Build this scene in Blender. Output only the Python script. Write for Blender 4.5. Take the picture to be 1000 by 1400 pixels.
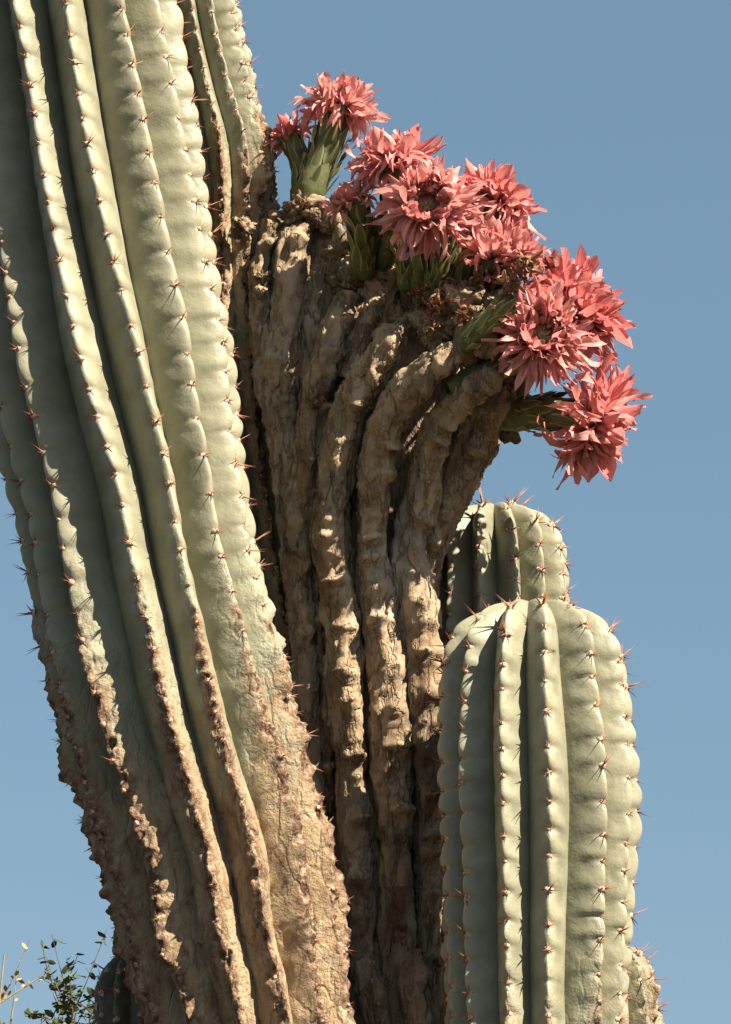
import bpy, math, random
import numpy as np
from mathutils import Vector, Matrix

for o in list(bpy.data.objects):
    bpy.data.objects.remove(o)
SC = bpy.context.scene
COL = SC.collection
R = math.radians

# ------------------------------------------------------------------ camera
CAM = np.array([0.0, -5.0, 1.5]); PITCH = R(18.0); FOV = R(15.2)
cd = bpy.data.cameras.new('camera'); cam = bpy.data.objects.new('camera', cd); COL.objects.link(cam)
cam.location = CAM; cam.rotation_euler = (R(90) + PITCH, 0, 0)
cd.sensor_fit = 'VERTICAL'; cd.angle = FOV; cd.clip_start = 0.05; cd.clip_end = 5000
SC.camera = cam

# ------------------------------------------------------------------ sky and sun
SUN_EL, SUN_A = R(46), R(36)                      # A: angle in front of the +X axis, towards the camera side
sdir = Vector((math.cos(SUN_A) * math.cos(SUN_EL), -math.sin(SUN_A) * math.cos(SUN_EL), math.sin(SUN_EL)))
W = bpy.data.worlds.new('World'); SC.world = W; W.use_nodes = True
wn, wl = W.node_tree.nodes, W.node_tree.links
bg = wn['Background']; sky = wn.new('ShaderNodeTexSky'); sky.sky_type = 'NISHITA'; sky.sun_disc = False
sky.sun_elevation = SUN_EL; sky.sun_rotation = math.atan2(sdir.x, sdir.y)
sky.air_density = 0.7; sky.dust_density = 0.6; sky.ozone_density = 1.0
hs = wn.new('ShaderNodeHueSaturation'); hs.inputs['Saturation'].default_value = 1.40; hs.inputs['Hue'].default_value = 0.484
gm = wn.new('ShaderNodeGamma'); gm.inputs['Gamma'].default_value = 0.50
wl.new(sky.outputs[0], gm.inputs['Color']); wl.new(gm.outputs[0], hs.inputs['Color']); wl.new(hs.outputs[0], bg.inputs[0])
bg.inputs[1].default_value = 0.098
sl = bpy.data.lights.new('sun', 'SUN'); sl.energy = 5.0; sl.angle = R(0.5); sl.color = (1.0, 0.90, 0.74)
sun = bpy.data.objects.new('sun', sl); COL.objects.link(sun); sun.location = (6, -6, 12)
sun.rotation_euler = (-sdir).to_track_quat('-Z', 'Y').to_euler()
vs = SC.view_settings; vs.view_transform = 'Standard'; vs.look = 'None'; vs.exposure = 1.45; vs.gamma = 1.0; vs.use_curve_mapping = False
SC.render.engine = 'CYCLES'; SC.cycles.diffuse_bounces = 1; SC.cycles.max_bounces = 6; SC.cycles.use_adaptive_sampling = True; SC.cycles.adaptive_threshold = 0.02
SC.render.resolution_x = 731; SC.render.resolution_y = 1024

# ------------------------------------------------------------------ helpers
FV = np.array([0, math.cos(PITCH), math.sin(PITCH)]); UV = np.array([0, -math.sin(PITCH), math.cos(PITCH)])
K = 2 * math.tan(FOV / 2) / 1400
def at(px, py, Y):
    """world point on the plane y = Y that the pixel (1000x1400 grid) looks at"""
    d = np.array([1.0, 0, 0]) * (px - 500) * K - UV * (py - 700) * K + FV
    return CAM + d * ((Y - CAM[1]) / d[1])
def mpp(py, Y):
    d = -UV * (py - 700) * K + FV
    return K * (Y - CAM[1]) / d[1]
def project(p):
    d = p - CAM; z = d @ FV
    return 500 + d[..., 0] / z / K, 700 - (d @ UV) / z / K

def hash3(ix, iy, iz, seed):
    h = (ix * 374761393 + iy * 668265263 + iz * 2147483647 + seed * 1274126177) & 0xffffffff
    h = ((h ^ (h >> 13)) * 1274126177) & 0xffffffff
    h = ((h ^ (h >> 16)) * 2246822519) & 0xffffffff
    return ((h ^ (h >> 15)) & 0xffffff) / float(0xffffff)
def vnoise(p, seed=0):
    f = np.floor(p); w = p - f; i = f.astype(np.int64); w = w * w * w * (w * (w * 6 - 15) + 10)
    x, y, z = w[..., 0], w[..., 1], w[..., 2]; X, Yy, Z = i[..., 0], i[..., 1], i[..., 2]
    def L(a, b, t): return a + (b - a) * t
    c = [[[hash3(X + a, Yy + b, Z + e, seed) for e in (0, 1)] for b in (0, 1)] for a in (0, 1)]
    return L(L(L(c[0][0][0], c[1][0][0], x), L(c[0][1][0], c[1][1][0], x), y),
             L(L(c[0][0][1], c[1][0][1], x), L(c[0][1][1], c[1][1][1], x), y), z) * 2 - 1
def fbm(p, octv=4, seed=0, gain=.5):
    a, s, t = 1.0, 0.0, 0.0
    for o in range(octv):
        s = s + a * vnoise(p * (2.03 ** o) + o * 17.3, seed + o); t += a; a *= gain
    return s / t
def sstep(a, b, x):
    t = np.clip((x - a) / (b - a), 0, 1); return t * t * (3 - 2 * t)

def spline(P, n_sub=24):
    """centripetal-ish Catmull-Rom through rows of P (any number of columns)"""
    P = np.asarray(P, float); Q = np.vstack([2 * P[0] - P[1], P, 2 * P[-1] - P[-2]]); out = []
    for i in range(1, len(Q) - 2):
        p0, p1, p2, p3 = Q[i - 1], Q[i], Q[i + 1], Q[i + 2]
        d0, d1, d2 = [max(np.linalg.norm((b - a)[:3]), 1e-6) ** .5 for a, b in ((p0, p1), (p1, p2), (p2, p3))]
        m1 = (p1 - p0) / d0 - (p2 - p0) / (d0 + d1) + (p2 - p1) / d1
        m2 = (p2 - p1) / d1 - (p3 - p1) / (d1 + d2) + (p3 - p2) / d2
        m1 *= d1; m2 *= d1
        for t in np.linspace(0, 1, n_sub, endpoint=False):
            t2, t3 = t * t, t * t * t
            out.append((2*t3-3*t2+1)*p1 + (t3-2*t2+t)*m1 + (-2*t3+3*t2)*p2 + (t3-t2)*m2)
    out.append(Q[-2]); return np.array(out)
def arclen(P):
    return np.concatenate([[0], np.cumsum(np.linalg.norm(np.diff(P[:, :3], axis=0), axis=1))])
def resample(P, s_new):
    s = arclen(P); return np.stack([np.interp(s_new, s, P[:, c]) for c in range(P.shape[1])], 1)

def mesh_grid(nt, nu, closed=False):
    i = np.arange(nt - 1)[:, None] * nu
    j = np.arange(nu if closed else nu - 1)[None, :]
    j2 = (j + 1) % nu
    return np.stack([i + j, i + j2, i + nu + j2, i + nu + j], -1).reshape(-1, 4)
def mesh_np(name, V, F, attrs=None, smooth=True, mats=(), midx=None):
    V = np.asarray(V, np.float32).reshape(-1, 3); me = bpy.data.meshes.new(name)
    if isinstance(F, np.ndarray):
        n = F.shape[1]; me.vertices.add(len(V)); me.vertices.foreach_set('co', V.ravel())
        me.loops.add(F.size); me.loops.foreach_set('vertex_index', F.astype(np.int32).ravel())
        me.polygons.add(len(F)); me.polygons.foreach_set('loop_start', np.arange(0, F.size, n, dtype=np.int32))
        me.update(calc_edges=True)
    else:
        me.from_pydata(V.tolist(), [], F)
    for k, a in (attrs or {}).items():
        a = np.asarray(a, np.float32)
        if a.ndim == 2 and a.shape == V.shape:
            at_ = me.attributes.new(k, 'FLOAT_VECTOR', 'POINT'); at_.data.foreach_set('vector', a.ravel())
        else:
            at_ = me.attributes.new(k, 'FLOAT', 'POINT'); at_.data.foreach_set('value', a.ravel())
    for m in mats: me.materials.append(m)
    if midx is not None: me.polygons.foreach_set('material_index', np.asarray(midx, np.int32))
    me.polygons.foreach_set('use_smooth', np.full(len(me.polygons), smooth)); me.update()
    return me
def link(name, me, parent=None, mat=None):
    o = bpy.data.objects.new(name, me); COL.objects.link(o)
    if parent: o.parent = parent
    if mat and me: me.materials.append(mat)
    return o
def tag(o, label=None, cat=None, group=None, kind=None):
    for k, v in (('label', label), ('category', cat), ('group', group), ('kind', kind)):
        if v: o[k] = v
    return o
def empty(name, loc):
    o = bpy.data.objects.new(name, None); COL.objects.link(o); o.location = loc; o.empty_display_size = .05; return o

# ------------------------------------------------------------------ materials
class NT:
    def __init__(s, name):
        s.m = bpy.data.materials.new(name); s.m.use_nodes = True
        s.n, s.l = s.m.node_tree.nodes, s.m.node_tree.links; s.b = s.n['Principled BSDF']
    def link(s, a, b): s.l.new(a, b)
    def noise(s, scale, detail=6, rough=.6, vec=None, stretch=None, dist=0.0):
        t = s.n.new('ShaderNodeTexNoise'); t.inputs['Scale'].default_value = scale
        t.inputs['Detail'].default_value = detail; t.inputs['Roughness'].default_value = rough; t.inputs['Distortion'].default_value = dist
        v = vec if vec is not None else s.coord()
        if stretch:
            mp = s.n.new('ShaderNodeMapping'); mp.inputs['Scale'].default_value = stretch; s.link(v, mp.inputs['Vector']); v = mp.outputs[0]
        s.link(v, t.inputs['Vector']); return t.outputs['Fac']
    def coord(s):
        g = s.n.new('ShaderNodeNewGeometry'); return g.outputs['Position']
    def attr(s, name, out='Fac'):
        a = s.n.new('ShaderNodeAttribute'); a.attribute_name = name; return a.outputs[out]
    def ramp(s, fac, stops):
        r = s.n.new('ShaderNodeValToRGB'); s.link(fac, r.inputs[0]); e = r.color_ramp.elements
        while len(e) < len(stops): e.new(.5)
        for q, (p, c) in zip(e, stops): q.position = p; q.color = c if len(c) == 4 else (*c, 1)
        return r.outputs[0]
    def mapr(s, fac, a, b, c=0, d=1):
        r = s.n.new('ShaderNodeMapRange'); s.link(fac, r.inputs[0])
        for i, v in enumerate((a, b, c, d)): r.inputs[i + 1].default_value = v
        return r.outputs[0]
    def math(s, op, a, b=None):
        r = s.n.new('ShaderNodeMath'); r.operation = op
        for i, v in enumerate((a, b)):
            if v is None: continue
            if isinstance(v, (int, float)): r.inputs[i].default_value = v
            else: s.link(v, r.inputs[i])
        return r.outputs[0]
    def mix(s, fac, a, b, blend='MIX'):
        r = s.n.new('ShaderNodeMix'); r.data_type = 'RGBA'; r.blend_type = blend
        for i, v in ((0, fac), (6, a), (7, b)):
            if isinstance(v, (int, float)): r.inputs[i].default_value = v
            elif isinstance(v, tuple): r.inputs[i].default_value = (*v, 1)
            else: s.link(v, r.inputs[i])
        return r.outputs[2]
    def bump(s, h, strength, dist):
        b = s.n.new('ShaderNodeBump'); b.inputs['Strength'].default_value = strength; b.inputs['Distance'].default_value = dist
        s.link(h, b.inputs['Height']); s.link(b.outputs[0], s.b.inputs['Normal'])
    def done(s, col, rough=.6, spec=.3):
        if isinstance(col, tuple): s.b.inputs['Base Color'].default_value = (*col, 1)
        else: s.link(col, s.b.inputs['Base Color'])
        if isinstance(rough, (int, float)): s.b.inputs['Roughness'].default_value = rough
        else: s.link(rough, s.b.inputs['Roughness'])
        s.b.inputs['Specular IOR Level'].default_value = spec
        return s.m

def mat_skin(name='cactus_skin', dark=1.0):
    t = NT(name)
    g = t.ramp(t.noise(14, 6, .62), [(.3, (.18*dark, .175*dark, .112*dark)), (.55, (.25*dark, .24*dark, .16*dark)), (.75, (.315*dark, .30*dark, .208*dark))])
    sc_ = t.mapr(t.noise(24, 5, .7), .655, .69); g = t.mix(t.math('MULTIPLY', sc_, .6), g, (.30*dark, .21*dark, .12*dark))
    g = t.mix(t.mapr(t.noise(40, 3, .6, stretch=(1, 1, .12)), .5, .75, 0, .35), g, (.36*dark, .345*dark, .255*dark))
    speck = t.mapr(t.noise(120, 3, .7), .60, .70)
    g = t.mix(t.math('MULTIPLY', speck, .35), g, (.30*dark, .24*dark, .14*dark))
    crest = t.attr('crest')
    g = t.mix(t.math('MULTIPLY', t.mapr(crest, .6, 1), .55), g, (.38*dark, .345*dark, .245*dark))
    # cork
    c1 = t.ramp(t.noise(34, 6, .68, stretch=(1, 1, .45)), [(.30, (.15, .092, .05)), (.42, (.29, .20, .115)), (.56, (.38, .28, .17)), (.78, (.48, .38, .255))])
    c2 = t.ramp(t.noise(95, 4, .7), [(.40, (.085, .042, .024)), (.52, (.24, .145, .088)), (.64, (.46, .335, .225))])
    ck = t.mix(t.mapr(crest, .55, .92), c1, c2)
    vo = t.n.new('ShaderNodeTexVoronoi'); vo.feature = 'DISTANCE_TO_EDGE'; vo.inputs['Scale'].default_value = 30
    mp = t.n.new('ShaderNodeMapping'); mp.inputs['Scale'].default_value = (1, 1, .55); t.link(t.coord(), mp.inputs['Vector'])
    wob = t.n.new('ShaderNodeTexNoise'); wob.inputs['Scale'].default_value = 45; wob.inputs['Detail'].default_value = 3; t.link(mp.outputs[0], wob.inputs['Vector'])
    va = t.n.new('ShaderNodeVectorMath'); va.operation = 'MULTIPLY_ADD'; va.inputs[1].default_value = (.03, .03, .03); t.link(wob.outputs['Color'], va.inputs[0]); t.link(mp.outputs[0], va.inputs[2])
    t.link(va.outputs[0], vo.inputs['Vector']); crk = t.mapr(vo.outputs['Distance'], 0, .10, 1, 0)
    ck = t.mix(t.math('MULTIPLY', t.math('MULTIPLY', crk, t.mapr(t.noise(16, 4), .45, .6)), .6), ck, (.13, .078, .045))
    pa = t.attr('plate'); ck = t.mix(t.mapr(pa, .3, .8, .0, .5), ck, (.56, .47, .34))
    m = t.math('ADD', t.attr('cork'), t.math('MULTIPLY', t.math('SUBTRACT', t.noise(13, 7, .74), .5), 2.0))
    m = t.mapr(m, .36, .74)
    col = t.mix(m, g, ck)
    h = t.math('ADD', t.math('MULTIPLY', t.noise(60, 4), .3), t.math('MULTIPLY', t.math('MULTIPLY', t.noise(150, 4, .7), t.attr('cork')), 1.3))
    h = t.math('SUBTRACT', h, t.math('MULTIPLY', t.math('MULTIPLY', crk, t.attr('cork')), .5)); t.bump(h, .8, .006)
    return t.done(col, t.mapr(m, 0, 1, .5, .9), .3)
def cracks(t, scale, zs, wob, width):
    vo = t.n.new('ShaderNodeTexVoronoi'); vo.feature = 'DISTANCE_TO_EDGE'; vo.inputs['Scale'].default_value = scale
    mp = t.n.new('ShaderNodeMapping'); mp.inputs['Scale'].default_value = (1, 1, zs); t.link(t.coord(), mp.inputs['Vector'])
    wn_ = t.n.new('ShaderNodeTexNoise'); wn_.inputs['Scale'].default_value = 60; wn_.inputs['Detail'].default_value = 3; t.link(mp.outputs[0], wn_.inputs['Vector'])
    va = t.n.new('ShaderNodeVectorMath'); va.operation = 'MULTIPLY_ADD'; va.inputs[1].default_value = (wob, wob, wob)
    t.link(wn_.outputs['Color'], va.inputs[0]); t.link(mp.outputs[0], va.inputs[2]); t.link(va.outputs[0], vo.inputs['Vector'])
    return t.mapr(vo.outputs['Distance'], 0, width, 1, 0)
def mat_bark():
    t = NT('corky_bark')
    c = t.ramp(t.noise(34, 6, .72, stretch=(1, 1, .42)), [(.28, (.17, .108, .062)), (.42, (.32, .22, .135)), (.53, (.43, .305, .19)), (.64, (.50, .375, .245)), (.80, (.58, .47, .33))])
    f = t.mapr(t.noise(85, 5, .78), .56, .68)
    c = t.mix(t.math('MULTIPLY', f, .6), c, (.14, .078, .045))
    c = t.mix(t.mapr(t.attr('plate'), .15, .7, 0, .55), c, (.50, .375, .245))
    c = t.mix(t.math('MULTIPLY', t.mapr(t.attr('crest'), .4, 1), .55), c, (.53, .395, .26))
    gr = t.mapr(t.noise(9, 4), .50, .64); c = t.mix(t.math('MULTIPLY', gr, .45), c, (.20, .185, .125))
    st = t.noise(11, 5, .65, stretch=(1, 1, .5)); c = t.mix(t.mapr(st, .53, .64, 0, .62), c, (.135, .085, .05)); c = t.mix(t.mapr(st, .36, .46, .5, 0), c, (.60, .475, .35))
    k1 = cracks(t, 26, .32, .05, .10); k2 = cracks(t, 75, .5, .03, .12)
    k = t.math('MAXIMUM', t.math('MULTIPLY', k1, t.mapr(t.noise(14, 2), .42, .56)), t.math('MULTIPLY', k2, t.mapr(t.noise(22, 2), .5, .62)))
    c = t.mix(t.math('MULTIPLY', k, .55), c, (.09, .052, .03))
    h = t.math('ADD', t.noise(70, 7, .75, stretch=(1, 1, .4)), 0.0)
    t.bump(t.math('SUBTRACT', h, t.math('MULTIPLY', k1, .6)), .9, .006)
    return t.done(c, .92, .12)
def mat_petal(name, stops, trans=.33):
    t = NT(name)
    v = t.attr('pt', 'Vector')
    st = t.noise(1.0, 3, .6, vec=v, stretch=(8, .8, 40))
    oi = t.n.new('ShaderNodeObjectInfo')
    fac = t.math('ADD', t.math('MULTIPLY', st, .8), t.math('MULTIPLY', oi.outputs['Random'], .18))
    sx = t.n.new('ShaderNodeSeparateXYZ'); t.link(v, sx.inputs[0])
    fac = t.math('ADD', fac, t.mapr(sx.outputs['Z'], 0, 1, -.07, .10))
    c = t.ramp(fac, stops)
    c = t.mix(t.mapr(sx.outputs['Y'], .0, .22, .6, 0), c, (.66, .26, .20))
    t.bump(st, .6, .002)
    t.done(c, .55, .25)
    tr = t.n.new('ShaderNodeBsdfTranslucent'); t.link(c, tr.inputs[0])
    ms = t.n.new('ShaderNodeMixShader'); ms.inputs[0].default_value = trans
    t.link(t.b.outputs[0], ms.inputs[1]); t.link(tr.outputs[0], ms.inputs[2]); t.link(ms.outputs[0], t.n['Material Output'].inputs[0])
    return t.m
def mat_scale():
    t = NT('scale_green'); v = t.attr('pt', 'Vector')
    sx = t.n.new('ShaderNodeSeparateXYZ'); t.link(v, sx.inputs[0])
    edge = t.mapr(t.math('ABSOLUTE', sx.outputs['X']), .55, 1.0)
    oi = t.n.new('ShaderNodeObjectInfo')
    c = t.ramp(t.noise(1, 3, .6, vec=v, stretch=(3, 1, 9)), [(.3, (.085, .105, .035)), (.6, (.17, .19, .07)), (.8, (.26, .25, .11))])
    c = t.mix(t.math('MULTIPLY', oi.outputs['Random'], .5), c, (.15, .13, .045))
    c = t.mix(t.math('MULTIPLY', edge, .9), c, (.46, .42, .23))
    c = t.mix(t.mapr(sx.outputs['Y'], .82, 1), c, (.40, .20, .13))
    return t.done(c, .5, .3)
def mat_simple(name, a, b, scale, rough=.7, spec=.2, bump=0):
    t = NT(name); n = t.noise(scale, 5)
    if bump: t.bump(n, .6, bump)
    return t.done(t.ramp(n, [(.35, a), (.65, b)]), rough, spec)

M_SKIN = mat_skin(); M_SKINSHADE = mat_skin('cactus_skin_shaded', .38); M_BARK = mat_bark()  # second skin: same cactus green, with the leaning column's shade put into its colour
M_PETAL = mat_petal('petal_coral', [(.18, (.54, .095, .095)), (.36, (.79, .225, .21)), (.52, (.88, .37, .34)), (.80, (.93, .57, .52))])
M_DRY = mat_petal('petal_withered', [(.25, (.10, .035, .02)), (.45, (.26, .11, .06)), (.62, (.42, .24, .13)), (.85, (.58, .38, .25))], .15)
M_PINKDRY = mat_petal('petal_fading', [(.25, (.22, .04, .035)), (.45, (.42, .10, .085)), (.62, (.60, .22, .17)), (.85, (.66, .38, .28))], .15)
M_SCALE = mat_scale()
M_TUBE = mat_simple('floral_tube_green', (.07, .085, .03), (.15, .16, .06), 60, .6, .3, .002)
M_SPINE = mat_simple('spine_brown', (.16, .055, .025), (.34, .15, .075), 90, .5, .3)
M_PAD = mat_simple('areole_felt', (.40, .25, .17), (.60, .46, .36), 160, .95, .05, .002)
M_THROAT = mat_simple('flower_throat', (.45, .14, .11), (.60, .26, .19), 120)
M_STAMEN = mat_simple('stamen_yellow', (.58, .46, .26), (.74, .64, .42), 200)
M_GROUND = mat_simple('desert_soil', (.028, .022, .014), (.055, .043, .027), 3, .95, .1, .02)
M_TWIG = mat_simple('twig_brown', (.07, .05, .03), (.16, .11, .06), 40)
M_LEAF = mat_simple('leaf_dark_green', (.035, .055, .02), (.09, .11, .04), 20, .5, .3)
M_STRAW = mat_simple('dry_stalk', (.26, .19, .10), (.38, .30, .17), 60)
M_SEED = mat_simple('yellow_seed_tuft', (.36, .24, .07), (.50, .36, .13), 80)

# ------------------------------------------------------------------ ground
rg = np.random.default_rng(4)
n = 121; gx = np.sinh(np.linspace(-7, 7, n)) / math.sinh(7) * 1500
GX, GY = np.meshgrid(gx, gx, indexing='ij')
P = np.stack([GX, GY, 0 * GX], -1); rr = np.hypot(GX, GY)
P[..., 2] = fbm(P * .8, 3, 3) * .05 * sstep(1.2, 3, rr) + fbm(P * .02, 3, 8) * 1.5 * sstep(20, 200, rr)
ground = link('ground', mesh_np('ground', P, mesh_grid(n, n)[:, ::-1]), None, M_GROUND); tag(ground, kind='structure')

# ------------------------------------------------------------------ spine clusters
def cone(p0, p1, r, ns=3):
    d = p1 - p0; d = d / np.linalg.norm(d); a = np.cross(d, [.3, .5, .8]); a /= np.linalg.norm(a); b = np.cross(d, a)
    ang = np.arange(ns) * 2 * math.pi / ns
    V = [p0 + r * (math.cos(q) * a + math.sin(q) * b) for q in ang] + [p1]
    return V, [(i, (i + 1) % ns, ns) for i in range(ns)]
def make_cluster(seed):
    r = random.Random(seed); V, F, mi = [], [], []
    # felt pad: a low mound, z outward
    nr, ns = 3, 8
    for i in range(nr):
        a = i / nr * math.pi / 2
        for j in range(ns):
            q = j / ns * 2 * math.pi; k = 1 + .18 * r.uniform(-1, 1)
            V.append(np.array([.0056 * math.cos(a) * math.cos(q) * k, .0046 * math.cos(a) * math.sin(q) * k, -.0015 + .0042 * math.sin(a)]))
    V.append(np.array([0, 0, .003]))
    for i in range(nr - 1):
        for j in range(ns): F.append((i*ns+j, i*ns+(j+1) % ns, (i+1)*ns+(j+1) % ns, (i+1)*ns+j)); mi.append(1)
    for j in range(ns): F.append(((nr-1)*ns+j, (nr-1)*ns+(j+1) % ns, nr*ns)); mi.append(1)
    k = r.randint(6, 10)
    for s in range(k):
        q = (s + r.uniform(-.3, .3)) / k * 2 * math.pi; tilt = R(r.uniform(35, 86)); L = r.uniform(.005, .016)
        if s < 2: tilt = R(r.uniform(8, 35)); L = r.uniform(.009, .024)
        d = np.array([math.sin(tilt) * math.cos(q), math.sin(tilt) * math.sin(q), math.cos(tilt)])
        v, f = cone(d * .001, d * L, r.uniform(.0008, .0014)); o = len(V)
        V += v; F += [tuple(o + x for x in g) for g in f]; mi += [0] * len(f)
    return np.array(V), F, mi
CL_RAW = [make_cluster(i) for i in range(10)]
CL_MESH = [mesh_np('spine_cluster', v, f, None, True, (M_SPINE, M_PAD), m) for v, f, m in CL_RAW]

def frame_mat(p, nrm, tng, sc, spin=0.0):
    z = nrm / np.linalg.norm(nrm); x = tng - (tng @ z) * z; x /= np.linalg.norm(x); y = np.cross(z, x)
    c, s = math.cos(spin), math.sin(spin); x, y = c * x + s * y, -s * x + c * y
    return np.array([[*(x * sc)], [*(y * sc)], [*(z * sc)]]).T, p
def to_matrix(A, p):
    return Matrix(((A[0,0], A[0,1], A[0,2], p[0]), (A[1,0], A[1,1], A[1,2], p[1]), (A[2,0], A[2,1], A[2,2], p[2]), (0, 0, 0, 1)))

# ------------------------------------------------------------------ ribbed column
def column(name, label, keys, ground_pts, nribs, phi0, seed, top, pitch=.045, depth=.29, cork=None, group=None,
           eps=.19, knob=.0088, spine_p=None, cluster_scale=1.0, roughcork=.006, fine=.0034, skin=None):
    """keys: (py, cx, hw, Y) from the lowest in view upwards; ground_pts: (x, y, z, r) from the soil up;
    top: length of the dome (rounded end) beyond the last key"""
    rnd = random.Random(seed); rs = np.random.default_rng(seed)
    rows = [list(g) for g in ground_pts]
    for py, cx, hw, Y in keys:
        p = at(cx, py, Y); rows.append([*p, hw * mpp(py, Y)])
    C = spline(rows, 30); S = arclen(C); L = S[-1]
    base = np.array(ground_pts[0][:3]); base[2] = 0
    zlow = at(500, 1400, 0)[2] - .12
    s_low = np.interp(zlow, C[:, 2], S)
    dome = top; Ls = L - dome
    ss = np.concatenate([np.arange(0, max(s_low, .01), .03), np.arange(max(s_low, .01), Ls, fine),
                         Ls + dome * np.sin(np.linspace(0, math.pi / 2, 46))])
    Q = resample(C, ss); nt = len(ss)
    T = np.gradient(Q[:, :3], ss + np.arange(nt) * 1e-9, axis=0); T /= np.linalg.norm(T, axis=1)[:, None]
    ex = np.array([1.0, 0, 0]); e1 = ex - (T @ ex)[:, None] * T; e1 /= np.linalg.norm(e1, axis=1)[:, None]; e2 = np.cross(e1, T)
    x = np.clip((ss - Ls) / dome, 0, 1); dm = np.sqrt(np.clip(1 - x ** 2.7, 0, 1)); Rad = Q[:, 3]
    ppx, ppy = project(Q[:, :3])
    tw = np.array([phi0(v) for v in ppy])
    step = 2 * math.pi / nribs
    jit = [rnd.uniform(-.08, .08) for _ in range(nribs)]
    def crest(k):
        q = np.stack([ss * 2.2 + k % nribs * 7.1, 0 * ss + seed, 0 * ss], -1)
        return R(1) * tw + k * step + step * (jit[k % nribs] + .16 * vnoise(q, seed)) * (1 - x)
    ck = np.zeros(nt) if cork is None else np.array([cork(v) for v in ppy])
    root = empty(name, base); tag(root, label, 'cactus', group)
    NU = 23; uu = np.linspace(-1, 1, NU); uu = np.sign(uu) * np.abs(uu) ** 1.15
    SV, SF, SM, so = [], [], [], 0
    for k in range(nribs):
        c0, cm, cp = crest(k), crest(k - 1), crest(k + 1)
        bl, br = (c0 + cm) / 2, (c0 + cp) / 2
        if k == 0: bl = (c0 + cm) / 2
        U = uu[None, :]; th = np.where(U < 0, c0[:, None] + U * (c0 - bl)[:, None], c0[:, None] + U * (br - c0)[:, None])
        au = np.abs(U) + 0 * th
        g = (np.sqrt(au ** 2 + eps ** 2) - eps) / (math.sqrt(1 + eps ** 2) - eps); g = g ** 1.12
        # areoles along this rib
        a = [s_low * .0 + rnd.uniform(0, pitch)]
        while a[-1] < L + pitch:
            loc = np.interp(a[-1], ss, dm); a.append(a[-1] + pitch * rnd.uniform(.80, 1.2) * (.55 + .45 * loc))
        a = np.array(a); ph = np.interp(ss, a, np.arange(len(a)))
        amp = np.interp(ss, a, rs.uniform(.6, 1.35, len(a)))
        fr = ph - np.floor(ph)
        bulge = np.abs(np.sin(math.pi * fr)) ** .6 - .5
        w = np.clip(1 - au, 0, 1)
        ckv = ck; ck = np.clip(ck + (np.interp(ppy + rnd.uniform(-70, 70), ppy[::-1], ckv[::-1]) - ckv), 0, 1)
        ckk = np.clip(ck[:, None] ** 1.9 * .92 + (np.minimum(ck * 1.7, 1)[:, None] - ck[:, None] ** 1.9 * .92) * (1 - au) ** 2.2, 0, 1)
        r = Rad[:, None] * (1 - depth * (1 - .25 * ck[:, None]) * g)
        r = r + knob * (amp * bulge)[:, None] * (w ** 2.6 * .8 + .2 * w) * (1 - .65 * ckk)
        # flank dents under the areoles
        dn = np.cos(2 * math.pi * (fr - .2))[:, None] * .0024 * np.exp(-((au - .45) / .25) ** 2) * (1 - ckk)
        r = r + dn
        r = np.maximum(r * dm[:, None], .0005)
        D = np.sin(th)[..., None] * e1[:, None, :] + np.cos(th)[..., None] * e2[:, None, :]
        P = Q[:, None, :3] + r[..., None] * D
        n1 = fbm(P * np.array([9, 9, 6.]), 3, seed) * .0045
        n2 = fbm(P * np.array([60, 60, 38.]), 4, seed + 5, .6); n2 = np.sign(n2) * np.abs(n2) ** .8
        edge = np.exp(-(au / .30) ** 2)
        pl = fbm(P * np.array([46, 46, 24.]), 4, seed + 13, .6) * 3.2; plate = np.floor(pl) + sstep(.35, .65, pl - np.floor(pl)); plate = plate / 3.2
        n3 = (1 - np.abs(fbm(P * np.array([85, 85, 50.]), 3, seed + 9)) * 2.6)
        dsp = n1 + fbm(P * 42, 2, seed + 2) * .0012 + ckk * (n2 * roughcork * (.6 + 1.3 * edge) + n3 * .006 * edge + plate * .008 * (.55 + edge) + fbm(P * np.array([28, 28, 13.]), 3, seed + 31) * .011 * (1 - edge))
        P = P + (dsp * dm[:, None])[..., None] * D
        me = mesh_np('rib', P - base, mesh_grid(nt, NU), {'crest': 1 - au, 'cork': ckk, 'plate': plate})
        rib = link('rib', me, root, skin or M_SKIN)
        ck = ckv
        # spine clusters
        mid = P[:, NU // 2]; Dm = D[:, NU // 2]
        ccol = c0
        for i, s in enumerate(a):
            if s > Ls + dome * .97 or s < .15: continue
            p = np.array([np.interp(s, ss, mid[:, q]) for q in range(3)])
            # normal of the crest line in the rib's radial plane
            tt = np.array([np.interp(s + .012, ss, mid[:, q]) - np.interp(s - .012, ss, mid[:, q]) for q in range(3)])
            d = np.array([np.interp(s, ss, Dm[:, q]) for q in range(3)]); Tm = np.array([np.interp(s, ss, T[:, q]) for q in range(3)])
            tt /= np.linalg.norm(tt) + 1e-9
            nn = d + .25 * Tm - ((d + .25 * Tm) @ tt) * tt * .8
            px, py = project(p); cc = np.interp(s, ss, ck)
            if rnd.random() < cc * .45 * (0 if spine_p else 1): continue
            sc = cluster_scale * rnd.uniform(.7, 1.3) * (1 - .25 * cc) * (1.35 if s > Ls - .03 else 1); v = rnd.randrange(10)
            A, pp = frame_mat(p - base + nn * .0004, nn, Tm, sc, rnd.uniform(0, 6.28))
            facing = nn @ (CAM - p) > -.25 * np.linalg.norm(CAM - p)
            if facing and -30 < py < 1425 and -40 < px < 1040:
                o = link('spine_cluster', CL_MESH[v], rib); o.matrix_basis = to_matrix(A, pp)
            else:
                V, F, mm = CL_RAW[v]; SV.append(V @ A.T + pp); SF += [tuple(so + q for q in f) for f in F]; SM += mm; so += len(V)
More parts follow.
